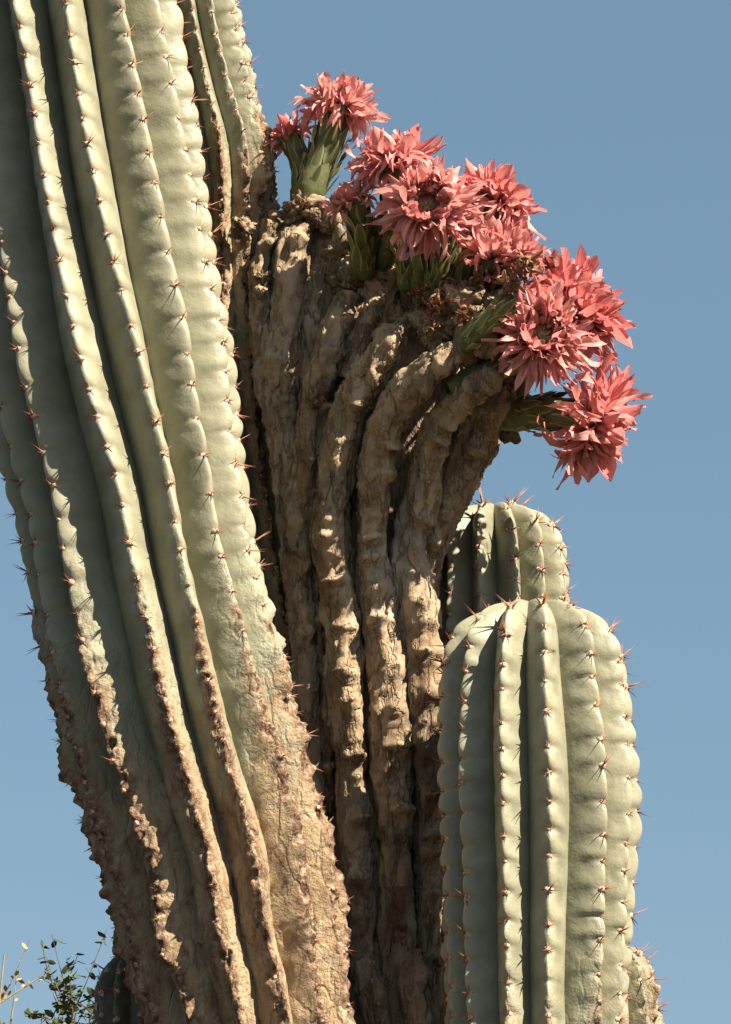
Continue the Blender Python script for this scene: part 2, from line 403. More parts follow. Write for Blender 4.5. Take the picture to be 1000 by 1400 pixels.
    if SV:
        o = link('spines', mesh_np('spines', np.vstack(SV), SF, None, True, (M_SPINE, M_PAD), SM), root); o['kind'] = 'stuff'
    return root

def lin(*pts):
    xs = [p[0] for p in pts]; ys = [p[1] for p in pts]; return lambda v: float(np.interp(v, xs, ys))

# the tall leaning column on the left
column('ribbed_cactus', 'tall leaning sage green column with brown corky base beside the flowering crested stem',
       [(1400, 342, 138, 0), (1300, 320, 150, 0), (1200, 305, 156, 0), (1100, 276, 158, 0), (1000, 247, 162, 0), (900, 224, 162, 0), (800, 201, 158, 0),
        (700, 184, 160, 0), (600, 163, 166, 0), (500, 146, 171, 0), (400, 134, 166, 0), (300, 122, 165, 0), (200, 111, 162, 0), (100, 98, 160, 0), (0, 84, 160, 0),
        (-200, 52, 155, 0), (-400, 20, 140, 0), (-560, -10, 120, 0)],
       [(-.10, .05, -.05, .14), (-.10, .04, .6, .14), (-.105, .03, 1.3, .14), (-.12, .015, 1.9, .138)], 14,
       lin((-200, -3), (0, 0), (200, 5), (500, 14), (700, 17), (1400, 18)), 11, .16,
       cork=lin((710, 0), (800, .12), (890, .36), (1000, .60), (1140, .88), (1250, 1)), depth=.30, pitch=.046)
# the column behind it
column('ribbed_cactus', 'narrow column rising between the leaning column and the pink flowers, shaded brown lower down',
       [(1400, 437, 62, .30), (1200, 415, 62, .30), (1000, 388, 62, .30), (800, 352, 62, .29), (600, 325, 62, .28), (400, 305, 64, .26), (300, 302, 72, .25), (230, 297, 78, .24), (150, 277, 78, .24),
        (60, 255, 78, .24), (0, 243, 80, .24), (-150, 210, 78, .24), (-300, 180, 60, .24)],
       [(.0, .36, -.05, .07), (-.01, .35, 1.0, .065), (-.03, .33, 1.9, .062)], 15,
       lin((0, 8), (600, 0)), 23, .1, cork=lin((0, .05), (110, .12), (190, .35), (250, .8), (420, .9), (700, .7)), depth=.26, pitch=.033, knob=.012, cluster_scale=.8)
# right columns
column('ribbed_cactus', 'short green domed column with a complete ring of ribs, in front of its taller twin',
       [(1400, 734, 124, .01), (1300, 734, 128, .01), (1200, 736, 132, .01), (1100, 736, 137, .01), (1000, 732, 133, .01), (920, 728, 126, .01), (826, 724, 118, .01)],
       [(.235, .06, -.05, .11), (.235, .04, 1.0, .118), (.235, .015, 1.9, .122)], 13,
       lin((800, -18), (950, -21), (1400, -19)), 37, .10, cork=lin((1230, 0), (1330, .12), (1420, .32), (1600, .8)), depth=.26, eps=.14, pitch=.040, knob=.0098)
column('ribbed_cactus', 'taller green domed column tucked between the crested stem and the short domed column',
       [(1400, 672, 80, .36), (1100, 678, 86, .36), (950, 682, 95, .36), (850, 681, 99, .36), (770, 678, 96, .36), (693, 676, 86, .36)],
       [(.20, .43, -.05, .08), (.20, .42, 1.0, .085), (.19, .40, 1.9, .087)], 13,
       lin((600, -17), (1000, -17)), 41, .08, cork=lin((1250, 0), (1500, .4)), depth=.29, pitch=.038, knob=.0098)
column('ribbed_cactus', 'low brown tinged column tip peeping out past the outer edge of the short domed column',
       [(1400, 838, 66, .25), (1350, 836, 64, .25), (1290, 832, 56, .25)],
       [(.36, .33, -.05, .06), (.36, .32, 1.0, .064), (.36, .30, 1.9, .068)], 12,
       lin((1200, 8), (1400, 8)), 53, .07, cork=lin((1250, .2), (1420, .6)), depth=.24, pitch=.034)
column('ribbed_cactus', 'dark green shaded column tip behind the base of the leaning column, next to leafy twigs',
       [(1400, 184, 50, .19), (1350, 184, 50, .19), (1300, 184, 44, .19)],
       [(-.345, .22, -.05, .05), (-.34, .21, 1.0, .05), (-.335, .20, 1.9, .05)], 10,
       lin((1200, 12), (1400, 12)), 67, .07, cork=lin((1200, 0), (1500, .2)), depth=.26, pitch=.034, skin=M_SKINSHADE)

# ------------------------------------------------------------------ crested stem
CB = np.array([.03, .25, 0.0])
crest = empty('crested_cactus', CB)
tag(crest, 'brown corky crested stem with fanned ribs and coral pink flowers between the green columns', 'cactus')

def tube_rib(name, keys, seed, rough=.005, knobs=None, ground=None, flat=.85, parent=crest, mat=M_BARK, fine=.0032, round_top=.02, nu=42, spines=True):
    """keys (px, py, Y, r_px) bottom to top; a corky ridge swept along them"""
    rnd = random.Random(seed)
    rows = [list(g) for g in (ground or [])]
    for px, py, Y, r in keys: rows.append([*at(px, py, Y), r * mpp(py, Y)])
    C = spline(rows, 24); S = arclen(C); L = S[-1]
    zl = at(500, 1400, 0)[2] - .1; s_low = np.interp(zl, C[:, 2], S) if C[0, 2] < zl else 0
    ss = np.concatenate([np.arange(0, s_low, .04), np.arange(s_low, L - round_top, fine), L - round_top + round_top * np.sin(np.linspace(0, math.pi / 2, 12))])
    Q = resample(C, ss); nt = len(ss)
    T = np.gradient(Q[:, :3], ss + np.arange(nt) * 1e-9, axis=0); T /= np.linalg.norm(T, axis=1)[:, None]
    ex = np.array([1.0, 0.2, 0]); e1 = ex - (T @ ex)[:, None] * T; e1 /= np.linalg.norm(e1, axis=1)[:, None]; e2 = np.cross(e1, T)
    dm = np.sqrt(np.clip(1 - np.clip((ss - (L - round_top)) / round_top, 0, 1) ** 2.2, 0, 1))
    th = np.linspace(0, 2 * math.pi, nu, endpoint=False) + math.pi
    front = (np.cos(th) * .5 + .5)[None, :]
    r = Q[:, 3][:, None] * (1 + 0 * th[None, :])
    # slightly pointed front (the crest line)
    r = r * (1.04 + .20 * front ** 4 + .22 * front ** 16)
    kn = np.zeros(nt); pos = []
    s = rnd.uniform(.02, .07)
    while s < L:
        kn += rnd.uniform(.0, 1.5) * np.exp(-((ss - s) / rnd.uniform(.006, .013)) ** 2); pos.append(s); s += rnd.uniform(.022, .085)
    sw = np.stack([ss * 7, 0 * ss + seed * .37, 0 * ss], -1); ofs = vnoise(sw, seed + 21) * .5
    fr2 = (np.cos(th[None, :] - ofs[:, None]) * .5 + .5)
    r = r + (.014 * kn)[:, None] * fr2 ** 16
    tri = np.abs(np.sin(2.5 * th[None, :] + 1.9 * vnoise(sw * .8 + 5, seed + 22)[:, None])); r = r * (1 - .17 * (1 - tri) ** 3)
    D = np.sin(th)[None, :, None] * e1[:, None, :] + (flat * np.cos(th))[None, :, None] * e2[:, None, :]
    r = r * dm[:, None]
    P = Q[:, None, :3] + r[..., None] * D
    d1 = fbm(P * np.array([15, 15, 6.]), 3, seed) * .010 + fbm(P * np.array([40, 40, 12.]), 3, seed + 1) * .004
    pl = fbm(P * np.array([50, 50, 20.]), 4, seed + 13, .6) * 3.4; plate = np.floor(pl) + sstep(.38, .62, pl - np.floor(pl)); plate = plate / 3.4
    d1 = d1 + plate * .007 * (.5 + .7 * front ** 2)
    q = fbm(P * np.array([70, 70, 34.]), 5, seed + 3, .62)
    d3 = -np.clip(np.abs(fbm(P * np.array([55, 55, 12.]), 3, seed + 8)) * 3, 0, .6) * .008
    P = P + ((d1 + q * rough * (.7 + 1.5 * front ** 3) + d3) * dm[:, None])[..., None] * D
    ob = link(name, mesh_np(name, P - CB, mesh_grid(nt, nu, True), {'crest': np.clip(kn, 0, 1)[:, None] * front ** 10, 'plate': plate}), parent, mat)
    if spines:
        for s in pos:
            if s < s_low or rnd.random() < .45: continue
            i = int(np.searchsorted(ss, s)); i = min(i, nt - 2); j = int(np.argmax(front[0])); p = P[i, j]
            A, pp = frame_mat(p - CB, D[i, j], T[i], rnd.uniform(.45, .7), rnd.uniform(0, 6))
            o = link('spine_cluster', CL_MESH[rnd.randrange(10)], ob); o.matrix_basis = to_matrix(A, pp)
    return ob

# core that closes the stem behind the ribs
def core():
    lv = [(1400, 530, 66, .25, .07), (1200, 515, 68, .25, .07), (1000, 505, 74, .25, .07), (850, 498, 82, .25, .07), (740, 498, 90, .245, .065), (660, 508, 112, .235, .06),
          (590, 518, 138, .22, .055), (520, 512, 146, .20, .05), (450, 480, 122, .20, .045), (380, 440, 84, .205, .04), (320, 408, 44, .22, .03), (292, 396, 18, .23, .018)]
    rows = [[.04, .25, -.05, .07, .07], [.04, .25, 1.2, .066, .07], [.035, .25, 2.0, .066, .07]]
    for py, cx, hw, Y, hd in lv: rows.append([*at(cx, py, Y), hw * mpp(py, Y), hd])
    C = spline(rows, 14); nu = 56; th = np.linspace(0, 2 * math.pi, nu, endpoint=False)
    P = np.stack([C[:, 0:1] + C[:, 3:4] * np.sin(th), C[:, 1:2] - C[:, 4:5] * np.cos(th), C[:, 2:3] + 0 * th], -1)
    P = P + fbm(P * 16, 4, 77)[..., None] * .012
    F = mesh_grid(len(C), nu, True); top = len(P.reshape(-1, 3)) - nu
    V = np.vstack([P.reshape(-1, 3), P[-1].mean(0)[None] + [0, 0, .006]])
    me = mesh_np('crest_core', V - CB, F.tolist() if False else F, {'crest': np.zeros(len(V))})
    return link('crest_core', me, crest, M_BARK)
core()
def G(x, y, r=.03): return [(x, y, -.05, r), (x, y, 1.2, r), (x, y, 2.05, r)]
# front ribs, read off the photograph; depth: the fan arches out towards the light
tube_rib('rib', [(430, 1400, .215, 18), (425, 1040, .20, 18), (418, 954, .20, 18), (407, 800, .195, 19), (397, 690, .19, 20), (388, 600, .18, 22), (372, 520, .18, 24), (359, 450, .185, 22), (356, 390, .19, 20), (364, 335, .195, 17), (371, 300, .20, 13)], 101, ground=G(-.06, .21))
tube_rib('rib', [(410, 770, .20, 14), (398, 650, .185, 16), (390, 560, .17, 20), (386, 500, .165, 22), (396, 430, .165, 22), (400, 370, .165, 21), (407, 325, .17, 21), (425, 306, .175, 13)], 102)
tube_rib('rib', [(408, 820, .20, 16), (411, 750, .185, 20), (417, 665, .165, 22), (425, 600, .15, 23), (431, 550, .145, 22), (446, 497, .14, 23), (462, 440, .145, 21), (474, 400, .15, 16)], 103)
tube_rib('rib', [(500, 1400, .19, 22), (493, 1200, .175, 24), (480, 1040, .17, 27), (469, 889, .165, 28), (460, 790, .16, 27), (453, 718, .15, 26), (460, 648, .135, 27), (468, 595, .12, 25), (484, 550, .105, 26), (506, 510, .08, 28), (530, 476, .075, 26), (550, 452, .085, 17)], 104, ground=G(.0, .19))
tube_rib('rib', [(545, 1400, .18, 24), (540, 1168, .17, 25), (533, 1005, .165, 27), (525, 889, .16, 29), (512, 785, .155, 27), (509, 718, .14, 24), (513, 660, .125, 27), (522, 605, .11, 27), (540, 558, .08, 25), (566, 520, .05, 24), (600, 496, .02, 22), (634, 472, .01, 17)], 105, ground=G(.045, .18))
tube_rib('rib', [(588, 1400, .20, 20), (581, 1121, .19, 24), (577, 1005, .175, 29), (572, 889, .165, 32), (564, 800, .16, 31), (560, 740, .16, 25), (573, 690, .15, 26), (583, 640, .135, 26), (593, 600, .11, 25), (614, 565, .08, 24), (645, 535, .045, 22), (682, 508, .025, 17)], 106, ground=G(.088, .20))
tube_rib('rib', [(585, 860, .24, 20), (580, 790, .22, 24), (588, 730, .20, 26), (608, 680, .19, 28), (630, 635, .18, 30), (652, 590, .16, 30), (682, 555, .14, 27), (705, 535, .14, 17)], 107, rough=.007)
tube_rib('rib', [(590, 1300, .25, 16), (588, 1000, .25, 18), (575, 820, .27, 22), (590, 740, .26, 25), (612, 690, .26, 26), (636, 650, .26, 26), (662, 605, .26, 24), (690, 570, .25, 18)], 108, rough=.007)
# ribs in the gaps
tube_rib('rib', [(440, 740, .18, 12), (444, 640, .155, 14), (455, 575, .145, 15), (474, 546, .125, 14)], 109)
tube_rib('rib', [(437, 520, .165, 14), (430, 450, .17, 16), (436, 380, .18, 17), (445, 330, .185, 14)], 110)
tube_rib('rib', [(470, 520, .15, 15), (495, 455, .145, 17), (512, 410, .15, 17), (525, 370, .16, 13)], 111)
tube_rib('rib', [(452, 1150, .22, 14), (448, 1000, .205, 15), (438, 880, .20, 15), (432, 780, .195, 14)], 118)
# the back of the fan
for i, (kx, off) in enumerate(((-1, 0), (0, 0), (1, 0), (2, 0), (3, 0))):
    tube_rib('rib', [(440 + 36 * i, 1300, .31, 24), (440 + 34 * i, 1000, .31, 25), (435 + 34 * i, 800, .31, 26), (415 + 48 * i, 640, .29, 34), (395 + 64 * i, 520, .26, 36), (385 + 72 * i, 430 + 22 * i, .24, 30)], 120 + i, fine=.007, spines=False)
# stubby older ribs at the foot of the stem, in deep shade
for i, k in enumerate(([(520, 1400, .13, 20), (505, 1350, .13, 20), (494, 1312, .14, 14)], [(575, 1400, .12, 22), (570, 1340, .12, 22), (566, 1298, .13, 15)])):
    x = (k[0][0] - 500) / 1000
    tube_rib('old_rib', k, 140 + i, ground=[(x, .17, -.05, .025), (x, .16, 1.0, .022), (x, .14, 2.0, .021)])

# corky lumps along the crest's edge
def lump(px, py, Y, rx, rz, seed):
    rs = np.random.default_rng(seed); nt, nu = 34, 44
    a = np.linspace(0, math.pi, nt)[:, None]; b = np.linspace(0, 2 * math.pi, nu, endpoint=False)[None]
    D = np.stack([np.sin(a) * np.cos(b), np.sin(a) * np.sin(b), np.cos(a) + 0 * b], -1)
    s = mpp(py, Y); P = D * np.array([rx, (rx + rz) / 2, rz]) * s
    c = at(px, py, Y); q = P + c
    P = q + D * (fbm(q * 34, 3, seed) * .026 + fbm(q * 100, 4, seed + 1, .65) * .016 + np.floor(fbm(q * 48, 3, seed + 2) * 4) * .003)[..., None]
    return link('corky_lump', mesh_np('corky_lump', P - CB, mesh_grid(nt, nu, True), {'crest': sstep(.0, .8, fbm(q * 40, 3, seed)).ravel()}), crest, M_BARK)
for i, a in enumerate([(418, 282, .18, 26, 15), (392, 300, .19, 22, 16), (448, 300, .17, 22, 18), (470, 350, .17, 26, 24), (500, 380, .16, 28, 26), (535, 415, .15, 30, 26), (560, 440, .13, 30, 22),
                       (598, 445, .08, 26, 20), (622, 432, .05, 26, 24), (658, 452, .02, 28, 22), (694, 485, .03, 26, 22), (700, 540, .17, 24, 26), (690, 575, .20, 22, 22), (332, 312, .17, 17, 15),
                       (360, 378, .165, 11, 10), (432, 545, .122, 10, 12), (600, 470, .10, 18, 12), (640, 415, .04, 32, 24), (680, 428, .02, 32, 26), (545, 470, .06, 14, 12), (615, 458, .06, 28, 20), (652, 476, .03, 24, 18), (585, 415, .15, 26, 24), (660, 520, .13, 26, 26), (470, 385, .17, 26, 30), (520, 440, .15, 24, 26), (545, 372, .15, 26, 30), (598, 378, .14, 28, 34), (640, 370, .13, 24, 34), (515, 352, .16, 20, 24), (572, 350, .15, 18, 22), (620, 395, .12, 26, 24)]):
    lump(*a, 300 + i)

# ------------------------------------------------------------------ flowers
def petal_geo(r, L=1.0, Wd=.15, fold=.5, curl=.4, twist=.2, na=7, nu=5, tip=.7):
    """base at the origin, along +X, inner face +Z"""
    V, pt = [], []; x = z = 0.0; ang = -curl * .35; ts = np.linspace(0, 1, na); wav = r.uniform(-.16, .16)
    for i, t in enumerate(ts):
        if i:
            ang += curl / (na - 1) * (1 + .8 * t); x += math.cos(ang) * L / (na - 1); z += math.sin(ang) * L / (na - 1)
        w = Wd * 1.75 * (t + .12) ** .55 * (1.0001 - t) ** tip; tw = twist * t
        for u in np.linspace(-1, 1, nu):
            yy = u * w; zz = fold * abs(u) ** 1.3 * w + wav * math.sin(t * 7 + u * 2) * L * .5 * abs(u)
            V.append((x - math.sin(ang) * zz * math.cos(tw), yy * math.cos(tw) - zz * math.sin(tw), z + math.cos(ang) * zz + yy * math.sin(tw))); pt.append((u, t, 0))
    return np.array(V), mesh_grid(na, nu), np.array(pt)
PR = random.Random(5)
def pvariants(n, **kw):
    out = []
    for i in range(n):
        k = {a: PR.uniform(*b) for a, b in kw.items()}; out.append(petal_geo(PR, **k))
    return out
P_OUT = pvariants(9, Wd=(.085, .145), fold=(.4, 1.3), curl=(-1.7, 1.3), twist=(-1.2, 1.2), tip=(.6, .95))
P_IN = pvariants(9, Wd=(.20, .30), fold=(.3, .9), curl=(.2, 1.5), twist=(-.7, .7), tip=(.5, .8))
P_DRY = pvariants(8, Wd=(.12, .2), fold=(.5, 1.4), curl=(-2.6, 2.6), twist=(-1.6, 1.6))
P_SC = pvariants(6, Wd=(.17, .22), fold=(-.35, -.2), curl=(-.1, .15), twist=(-.08, .08), tip=(.8, 1.0))
MESH_OUT = [mesh_np('petal', v, f, {'pt': p + [0, 0, i / 9]}, True, (M_PETAL,)) for i, (v, f, p) in enumerate(P_OUT)]
MESH_FADE = [mesh_np('petal', v, f, {'pt': p + [0, 0, i / 9]}, True, (M_PINKDRY,)) for i, (v, f, p) in enumerate(P_OUT)]
MESH_SC = [mesh_np('tube_scale', v, f, {'pt': p + [0, 0, i / 6]}, True, (M_SCALE,)) for i, (v, f, p) in enumerate(P_SC)]

def petal_frame(beta, psi, base_r, zoff, L, roll=0.0):
    """direction leaning beta from the flower's axis (+Z); inner face turned to the axis"""
    rad = np.array([math.cos(psi), math.sin(psi), 0]); zz = np.array([0, 0, 1.0])
    xa = math.sin(beta) * rad + math.cos(beta) * zz; za = -math.cos(beta) * rad + math.sin(beta) * zz; ya = np.cross(za, xa)
    c, s = math.cos(roll), math.sin(roll); ya, za = c * ya + s * za, -s * ya + c * za
    return np.array([xa * L, ya * L, za * L]).T, rad * base_r + zz * zoff
def axis_frame(p, ax, spin=0):
    z = ax / np.linalg.norm(ax); x = np.cross([.13, .4, 1.0], z); x /= np.linalg.norm(x); y = np.cross(z, x)
    c, s = math.cos(spin), math.sin(spin); x, y = c * x + s * y, -s * x + c * y
    return np.array([x, y, z]).T, p

def flower(px, py, Y, ax, size, base, seed, label, layers='open', tube_r=.021, scales=26, fade=False, nouter=30, squash=1.0):
    """px, py, Y: the mouth of the tube; ax: where it faces; base: pixel and depth of the tube's foot"""
    r = random.Random(seed); p = at(px, py, Y); ax = np.array(ax, float); ax /= np.linalg.norm(ax)
    A, _ = axis_frame(p, ax, r.uniform(0, 6)); u = size
    mats = MESH_FADE if fade else MESH_OUT
    # (lean, spread, count, length, base radius, z)
    LA = {'open': [(122, 16, 26, .90, .30, -.10), (104, 15, 36, .98, .30, -.03), (86, 15, 42, .94, .30, .02), (68, 14, 40, .84, .29, .05), (50, 12, 32, .70, .29, .06), (30, 12, 28, .60, .36, .02), (12, 10, 22, .52, .38, .0), (-8, 8, 12, .34, .38, .0)],
          'side': [(118, 19, 28, .9, .30, -.08), (98, 17, 40, .98, .30, .0), (78, 17, 42, .90, .28, .04), (58, 16, 36, .80, .25, .06), (36, 15, 28, .64, .22, .05)],
          'bud': [(84, 17, 20, .9, .26, .0), (60, 15, 24, .95, .24, .03), (38, 14, 20, .9, .2, .05), (18, 10, 12, .7, .12, .05)]}[layers]
    cand = []
    for lean, sp, cnt, ln, br, z0 in LA:
        ph = r.uniform(0, 6.28)
        for i in range(cnt):
            psi = ph + (i + r.uniform(-.33, .33)) / cnt * 2 * math.pi
            be = R(lean + r.uniform(-sp, sp) * 1.3); Ln = u * ln * r.uniform(.62, 1.18) * .64
            cand.append((lean, be, psi, br * u * .62, z0 * u, Ln, r.uniform(-.7, .7), r.randrange(9)))
    IV, IF, IP, io = [], [], [], 0
    indiv = []
    for i, c in enumerate(cand):
        lean, be, psi, br, z0, Ln, roll, v = c
        B, q = petal_frame(be, psi, br, z0, Ln, roll)
        if len(indiv) < nouter and lean > 45:
            indiv.append((B, q, v))
        else:
            V, F, P_ = (P_IN if lean < 60 else P_OUT)[v]
            IV.append(V @ B.T + q); IF.append(F + io); IP.append(P_ + [0, 0, r.random()]); io += len(V)
    core_m = mesh_np('flower', (np.vstack(IV)) @ A.T, np.vstack(IF), {'pt': np.vstack(IP)}, True, (M_PINKDRY if fade else M_PETAL,))
    fl = link('flower', core_m, crest); fl.location = Vector(p - CB); fl['label'] = label
    for B, q, v in indiv:
        o = link('petal', mats[v], fl); o.matrix_basis = to_matrix(A @ B, A @ q)
    # floral tube, curving from its foot on the crest to the mouth
    b = at(*base) - p; tl = np.linalg.norm(b); m = -ax * tl * .5
    t = np.linspace(0, 1, 26)[:, None]; cur = (1 - t) ** 2 * (ax * .006) + 2 * t * (1 - t) * m + t ** 2 * b      # mouth -> foot
    T = np.gradient(cur, axis=0); T /= np.linalg.norm(T, axis=1)[:, None]
    x = np.cross(T, [.3, .9, .2]); x /= np.linalg.norm(x, axis=1)[:, None]; y = np.cross(T, x)
    tr = np.interp(t[:, 0], [0, .12, .5, .8, 1], [tube_r * 1.08, tube_r * .98, tube_r * .9, tube_r * .95, tube_r * .55])
    th = np.linspace(0, 2 * math.pi, 20, endpoint=False)
    P = cur[:, None] + tr[:, None, None] * (np.cos(th)[None, :, None] * x[:, None] + np.sin(th)[None, :, None] * y[:, None])
    F = mesh_grid(26, 20, True)
    V = np.vstack([P.reshape(-1, 3), (ax * -.004)[None]]); nV = len(V) - 1
    me = mesh_np('floral_tube', V, [tuple(f) for f in F.tolist()] + [(j, nV, (j + 1) % 20) for j in range(20)], None, True, (M_TUBE,))
    link('floral_tube', me, fl); me.materials.append(M_THROAT); me.polygons.foreach_set('material_index', np.array([0] * len(F) + [1] * 20, np.int32))
    for i in range(scales):
        f = .16 + .84 * (i + .6) / scales; k = min(25, int(f * 25)); ps = i * 2.39996 + r.uniform(-.2, .2)
        d = math.cos(ps) * x[k] + math.sin(ps) * y[k]; q = cur[k] + d * tr[k] * .97
        xa = -T[k] + d * r.uniform(.06, .30); xa /= np.linalg.norm(xa); za = -(d - (d @ xa) * xa); za /= np.linalg.norm(za); za = -za
        ya = np.cross(za, xa); Ls = r.uniform(.028, .046) * (1.0 + .3 * (1 - f)); Wm = 1.15
        Bm = np.array([xa * Ls, ya * Ls * Wm, za * Ls]).T
        o = link('tube_scale', MESH_SC[r.randrange(6)], fl); o.matrix_basis = to_matrix(Bm, q)
    # stamens
    if layers == 'open':
        SV, SF, so = [], [], 0
        for i in range(44):
            q = r.uniform(0, 6.28); be = R(r.uniform(2, 26)); d = np.array([math.sin(be) * math.cos(q), math.sin(be) * math.sin(q), math.cos(be)])
            p0 = np.array([math.cos(q), math.sin(q), 0]) * r.uniform(0, .010); v, f = cone(p0, p0 + d * r.uniform(.009, .017), .0011)
            SV += v; SF += [tuple(so + z for z in g) for g in f]; so += len(v)
        link('stamens', mesh_np('stamens', np.array(SV) @ A.T, SF, None, True, (M_STAMEN,)), fl)
    return fl

FL = [
 (462, 148, .16, (.22, -.22, 1.0), .094, (410, 288, .18), 'upright flower on the tallest green tube, clear of the others', dict(layers='side', tube_r=.024, scales=34)),
 (398, 192, .22, (-.55, -.1, .85), .062, (404, 286, .20), 'small half open flower tilted towards the leaning column', dict(layers='bud', tube_r=.017, scales=20, nouter=16)),
 (538, 222, .03, (-.1, -.35, .9), .096, (520, 370, .15), 'crumpled flower behind the big open one', dict(layers='side', fade=False)),
 (585, 284, -.01, (.03, -1.0, .06), .108, (575, 415, .11), 'big open flower with a deep cup, facing straight out', dict(layers='open')),
 (482, 282, .05, (-.45, -.5, .75), .062, (488, 378, .14), 'small partly open flower beside the big open one', dict(layers='bud', tube_r=.019, nouter=16)),
 (676, 280, .09, (.72, -.05, .75), .098, (625, 415, .15), 'tilted flower seen from its side, above the withered blooms', dict(layers='side', tube_r=.02)),
 (740, 460, -.01, (.12, -1.0, .02), .104, (612, 532, .05), 'open flower with narrow pointed petals and a yellowish centre', dict(layers='open')),
 (790, 424, .06, (.72, -.50, .36), .126, (650, 480, .14), 'large flower turned outwards behind the pointed petalled one', dict(layers='side')),
 (808, 580, .10, (.86, -.02, -.45), .124, (680, 575, .16), 'drooping flower on the lowest outward tube, half in shade', dict(layers='side', tube_r=.026, scales=40)),
 (672, 352, .02, (.1, -.6, .6), .086, (640, 430, .14), 'fading pink flower squeezed between withered blooms', dict(layers='bud', nouter=14)),
 (702, 348, .02, (.5, -.5, .6), .080, (665, 430, .15), 'fading flower half hidden behind dried brown blooms', dict(layers='bud', nouter=14)),
]
for i, (px, py, Y, ax, sz, bs, lb, kw) in enumerate(FL):
    flower(px, py, Y, ax, sz, bs, 500 + i, lb, **kw)

def bare_tube(px, py, Y, base, tube_r, seed, n=34):
    """a closed green flower tube whose bloom has dropped"""
    r = random.Random(seed); p = at(px, py, Y); b = at(*base)
    t = np.linspace(0, 1, 18)[:, None]; m = (p + b) / 2 + np.array([r.uniform(-.01, .01), -.012, 0]); cur = (1 - t) ** 2 * p + 2 * t * (1 - t) * m + t ** 2 * b
    T = np.gradient(cur, axis=0); T /= np.linalg.norm(T, axis=1)[:, None]; x = np.cross(T, [.3, .9, .2]); x /= np.linalg.norm(x, axis=1)[:, None]; y = np.cross(T, x)
    tr = np.interp(t[:, 0], [0, .1, .5, .85, 1], [.1 * tube_r, tube_r * .75, tube_r, tube_r * .9, tube_r * .5]); th = np.linspace(0, 2 * math.pi, 16, endpoint=False)
    P = cur[:, None] + tr[:, None, None] * (np.cos(th)[None, :, None] * x[:, None] + np.sin(th)[None, :, None] * y[:, None])
    o = link('flower_bud', mesh_np('flower_bud', P - p, mesh_grid(18, 16, True), None, True, (M_TUBE,)), crest); o.location = Vector(p - CB)
    for i in range(n):
        f = .08 + .88 * (i + .5) / n; k = int(f * 17); ps = i * 2.4 + r.uniform(-.2, .2); d = math.cos(ps) * x[k] + math.sin(ps) * y[k]
        q = cur[k] + d * tr[k] * .95 - p; xa = -T[k] + d * r.uniform(.05, .3); xa /= np.linalg.norm(xa); za = d - (d @ xa) * xa; za /= np.linalg.norm(za)
        L_ = r.uniform(.024, .04); o2 = link('tube_scale', MESH_SC[r.randrange(6)], o); o2.matrix_basis = to_matrix(np.array([xa * L_, np.cross(za, xa) * L_ * 1.15, za * L_]).T, q)
for i, a in enumerate([(552, 335, .07, (556, 400, .12), .018), (608, 338, .05, (592, 418, .10), .018), (688, 420, -.03, (622, 480, .02), .019), (508, 318, .09, (500, 380, .13), .016), (640, 352, .06, (618, 420, .11), .017)]):
    bare_tube(*a, 900 + i)

# bare green tubes and dead blooms between the flowers
def withered(px, py, Y, size, seed, n=26, mat=M_DRY):
    r = random.Random(seed); IV, IF, IP, io = [], [], [], 0
    for i in range(n):
        B, q = petal_frame(R(r.uniform(5, 150)), r.uniform(0, 6.28), size * .15, r.uniform(-.2, .3) * size, size * r.uniform(.5, 1.0), r.uniform(-2, 2))
        V, F, P_ = P_DRY[r.randrange(8)]; IV.append(V @ B.T + q); IF.append(F + io); IP.append(P_ + [0, 0, r.random()]); io += len(V)
    A, _ = axis_frame(None, np.array([r.uniform(-.5, .8), r.uniform(-1, 0), r.uniform(-.2, 1)]), r.uniform(0, 6))
    o = link('withered_flower', mesh_np('withered_flower', np.vstack(IV) @ A.T, np.vstack(IF), {'pt': np.vstack(IP)}, True, (mat,)), crest)
    o.location = Vector(at(px, py, Y) - CB); return o
for i, a in enumerate([(722, 372, -.02, .036, 34), (700, 392, -.025, .036, 32), (742, 360, .03, .03, 26), (592, 425, .04, .026, 22), (612, 402, .05, .034, 26), (655, 310, .09, .026, 18), (588, 440, .08, .02, 16), (648, 402, .03, .034, 28),
                       (415, 275, .15, .02, 14), (638, 505, .07, .018, 12), (560, 395, .11, .022, 14), (770, 585, .10, .018, 10), (665, 375, .02, .034, 26), (505, 375, .13, .02, 12), (716, 366, -.045, .03, 40), (602, 418, .02, .030, 36), (634, 428, .0, .028, 32), (590, 440, .02, .022, 24), (574, 402, .06, .024, 26), (660, 318, .05, .024, 26), (640, 440, .0, .02, 22)]):
    withered(*a[:4], 700 + i, a[4], M_PINKDRY if i in (0, 3, 12) else M_DRY)

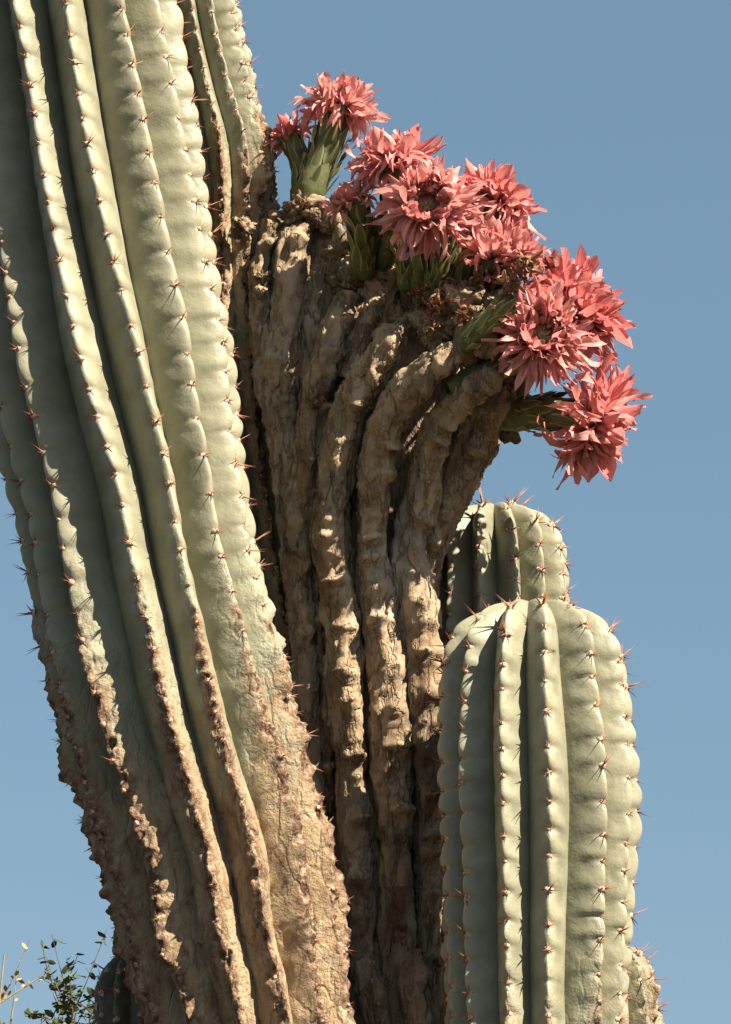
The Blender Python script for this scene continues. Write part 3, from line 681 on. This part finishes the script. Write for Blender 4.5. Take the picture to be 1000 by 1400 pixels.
# ------------------------------------------------------------------ shrubs beyond
def twig_tube(pts, r0, r1, ns=6):
    C = spline(np.array(pts), 8); T = np.gradient(C, axis=0); T /= np.linalg.norm(T, axis=1)[:, None] + 1e-9
    x = np.cross(T, [.31, .87, .2]); x /= np.linalg.norm(x, axis=1)[:, None]; y = np.cross(T, x); rr = np.linspace(r0, r1, len(C))
    th = np.arange(ns) * 2 * math.pi / ns
    P = C[:, None] + rr[:, None, None] * (np.cos(th)[None, :, None] * x[:, None] + np.sin(th)[None, :, None] * y[:, None])
    return P.reshape(-1, 3), mesh_grid(len(C), ns, True), C
def shrub(name, label, basept, tips, Y, mat_stem, leafmat, leaf_size, leaf_n, seed, part, up=.4, nsub=22):
    r = random.Random(seed); b = np.array(basept); root = empty(name, b); tag(root, label, 'shrub')
    SV, SF, so = [], [], 0; LV, LF, lo, LP = [], [], 0, []
    def add(pts, r0, r1):
        nonlocal so
        V, F, C = twig_tube(pts, r0, r1); SV.append(V - b); SF.append(F + so); so += len(V); return C
    fork = b + [0, 0, 1.2]
    add([b - [0, 0, .05], b + [.02, .01, .6], fork], .03, .018)
    lf, ff, pf = petal_geo(random.Random(3), Wd=.3, fold=.2, curl=.3, twist=.1, na=4, nu=3, tip=.6)
    for px, py, dy in tips:
        e = at(px, py, Y + dy); mid = fork * .45 + e * .55 + np.array([r.uniform(-.1, .1), r.uniform(-.1, .1), .05])
        C = add([fork, mid, e], .009, .0014)
        n = len(C)
        for q in range(nsub):
            i = int(n * r.uniform(.45, .99)); d = np.array([r.gauss(0, 1), r.gauss(0, 1), r.gauss(up, .7)]); d /= np.linalg.norm(d)
            c2 = add([C[i], C[i] + d * r.uniform(.04, .07), C[i] + d * r.uniform(.09, .15) + [0, 0, r.uniform(-.02, .03)]], .0015, .0006)
            for k in range(leaf_n):
                p = c2[r.randrange(2, len(c2))]; dd = np.array([r.gauss(0, 1), r.gauss(0, 1), r.gauss(.3, 1)]); dd /= np.linalg.norm(dd)
                A, _ = axis_frame(None, np.array([r.gauss(0, 1), r.gauss(0, 1), 1.2]), r.uniform(0, 6)); z = leaf_size * r.uniform(.6, 1.3)
                LV.append((lf * z) @ A.T + p + dd * .004 - b); LF.append(ff + lo); LP.append(pf); lo += len(lf)
    link('stems', mesh_np('stems', np.vstack(SV), np.vstack(SF), None, True, (mat_stem,)), root)
    link(part, mesh_np(part, np.vstack(LV), np.vstack(LF), {'pt': np.vstack(LP)}, True, (leafmat,)), root)['kind'] = 'stuff'
    return root
p = at(100, 1400, 2.0)
shrub('leafy_shrub', 'dark green small leaved shrub twigs at the foot of the leaning column', (p[0] - .1, 2.0, 0),
      [(58, 1388, 0), (82, 1372, .1), (106, 1372, -.1), (126, 1385, 0), (70, 1395, .2), (100, 1388, -.2), (40, 1420, 0), (130, 1410, .1), (90, 1430, 0), (55, 1450, .1), (112, 1440, -.1)], 2.0, M_TWIG, M_LEAF, .019, 16, 9, 'foliage')
p = at(5, 1400, 1.4)
shrub('dry_shrub', 'pale straw coloured dry stalks with yellow seed tufts, apart from the leafy shrub', (p[0] - .1, 1.4, 0),
      [(6, 1305, 0), (20, 1365, .05), (-25, 1320, -.05), (28, 1412, 0), (-6, 1385, .1), (-50, 1350, 0)], 1.4, M_STRAW, M_SEED, .012, 7, 12, 'seed_tufts', up=2.2, nsub=9)
print('objects', len(bpy.data.objects), 'tris', sum(len(o.data.polygons) * 2 for o in bpy.data.objects if o.type == 'MESH'))
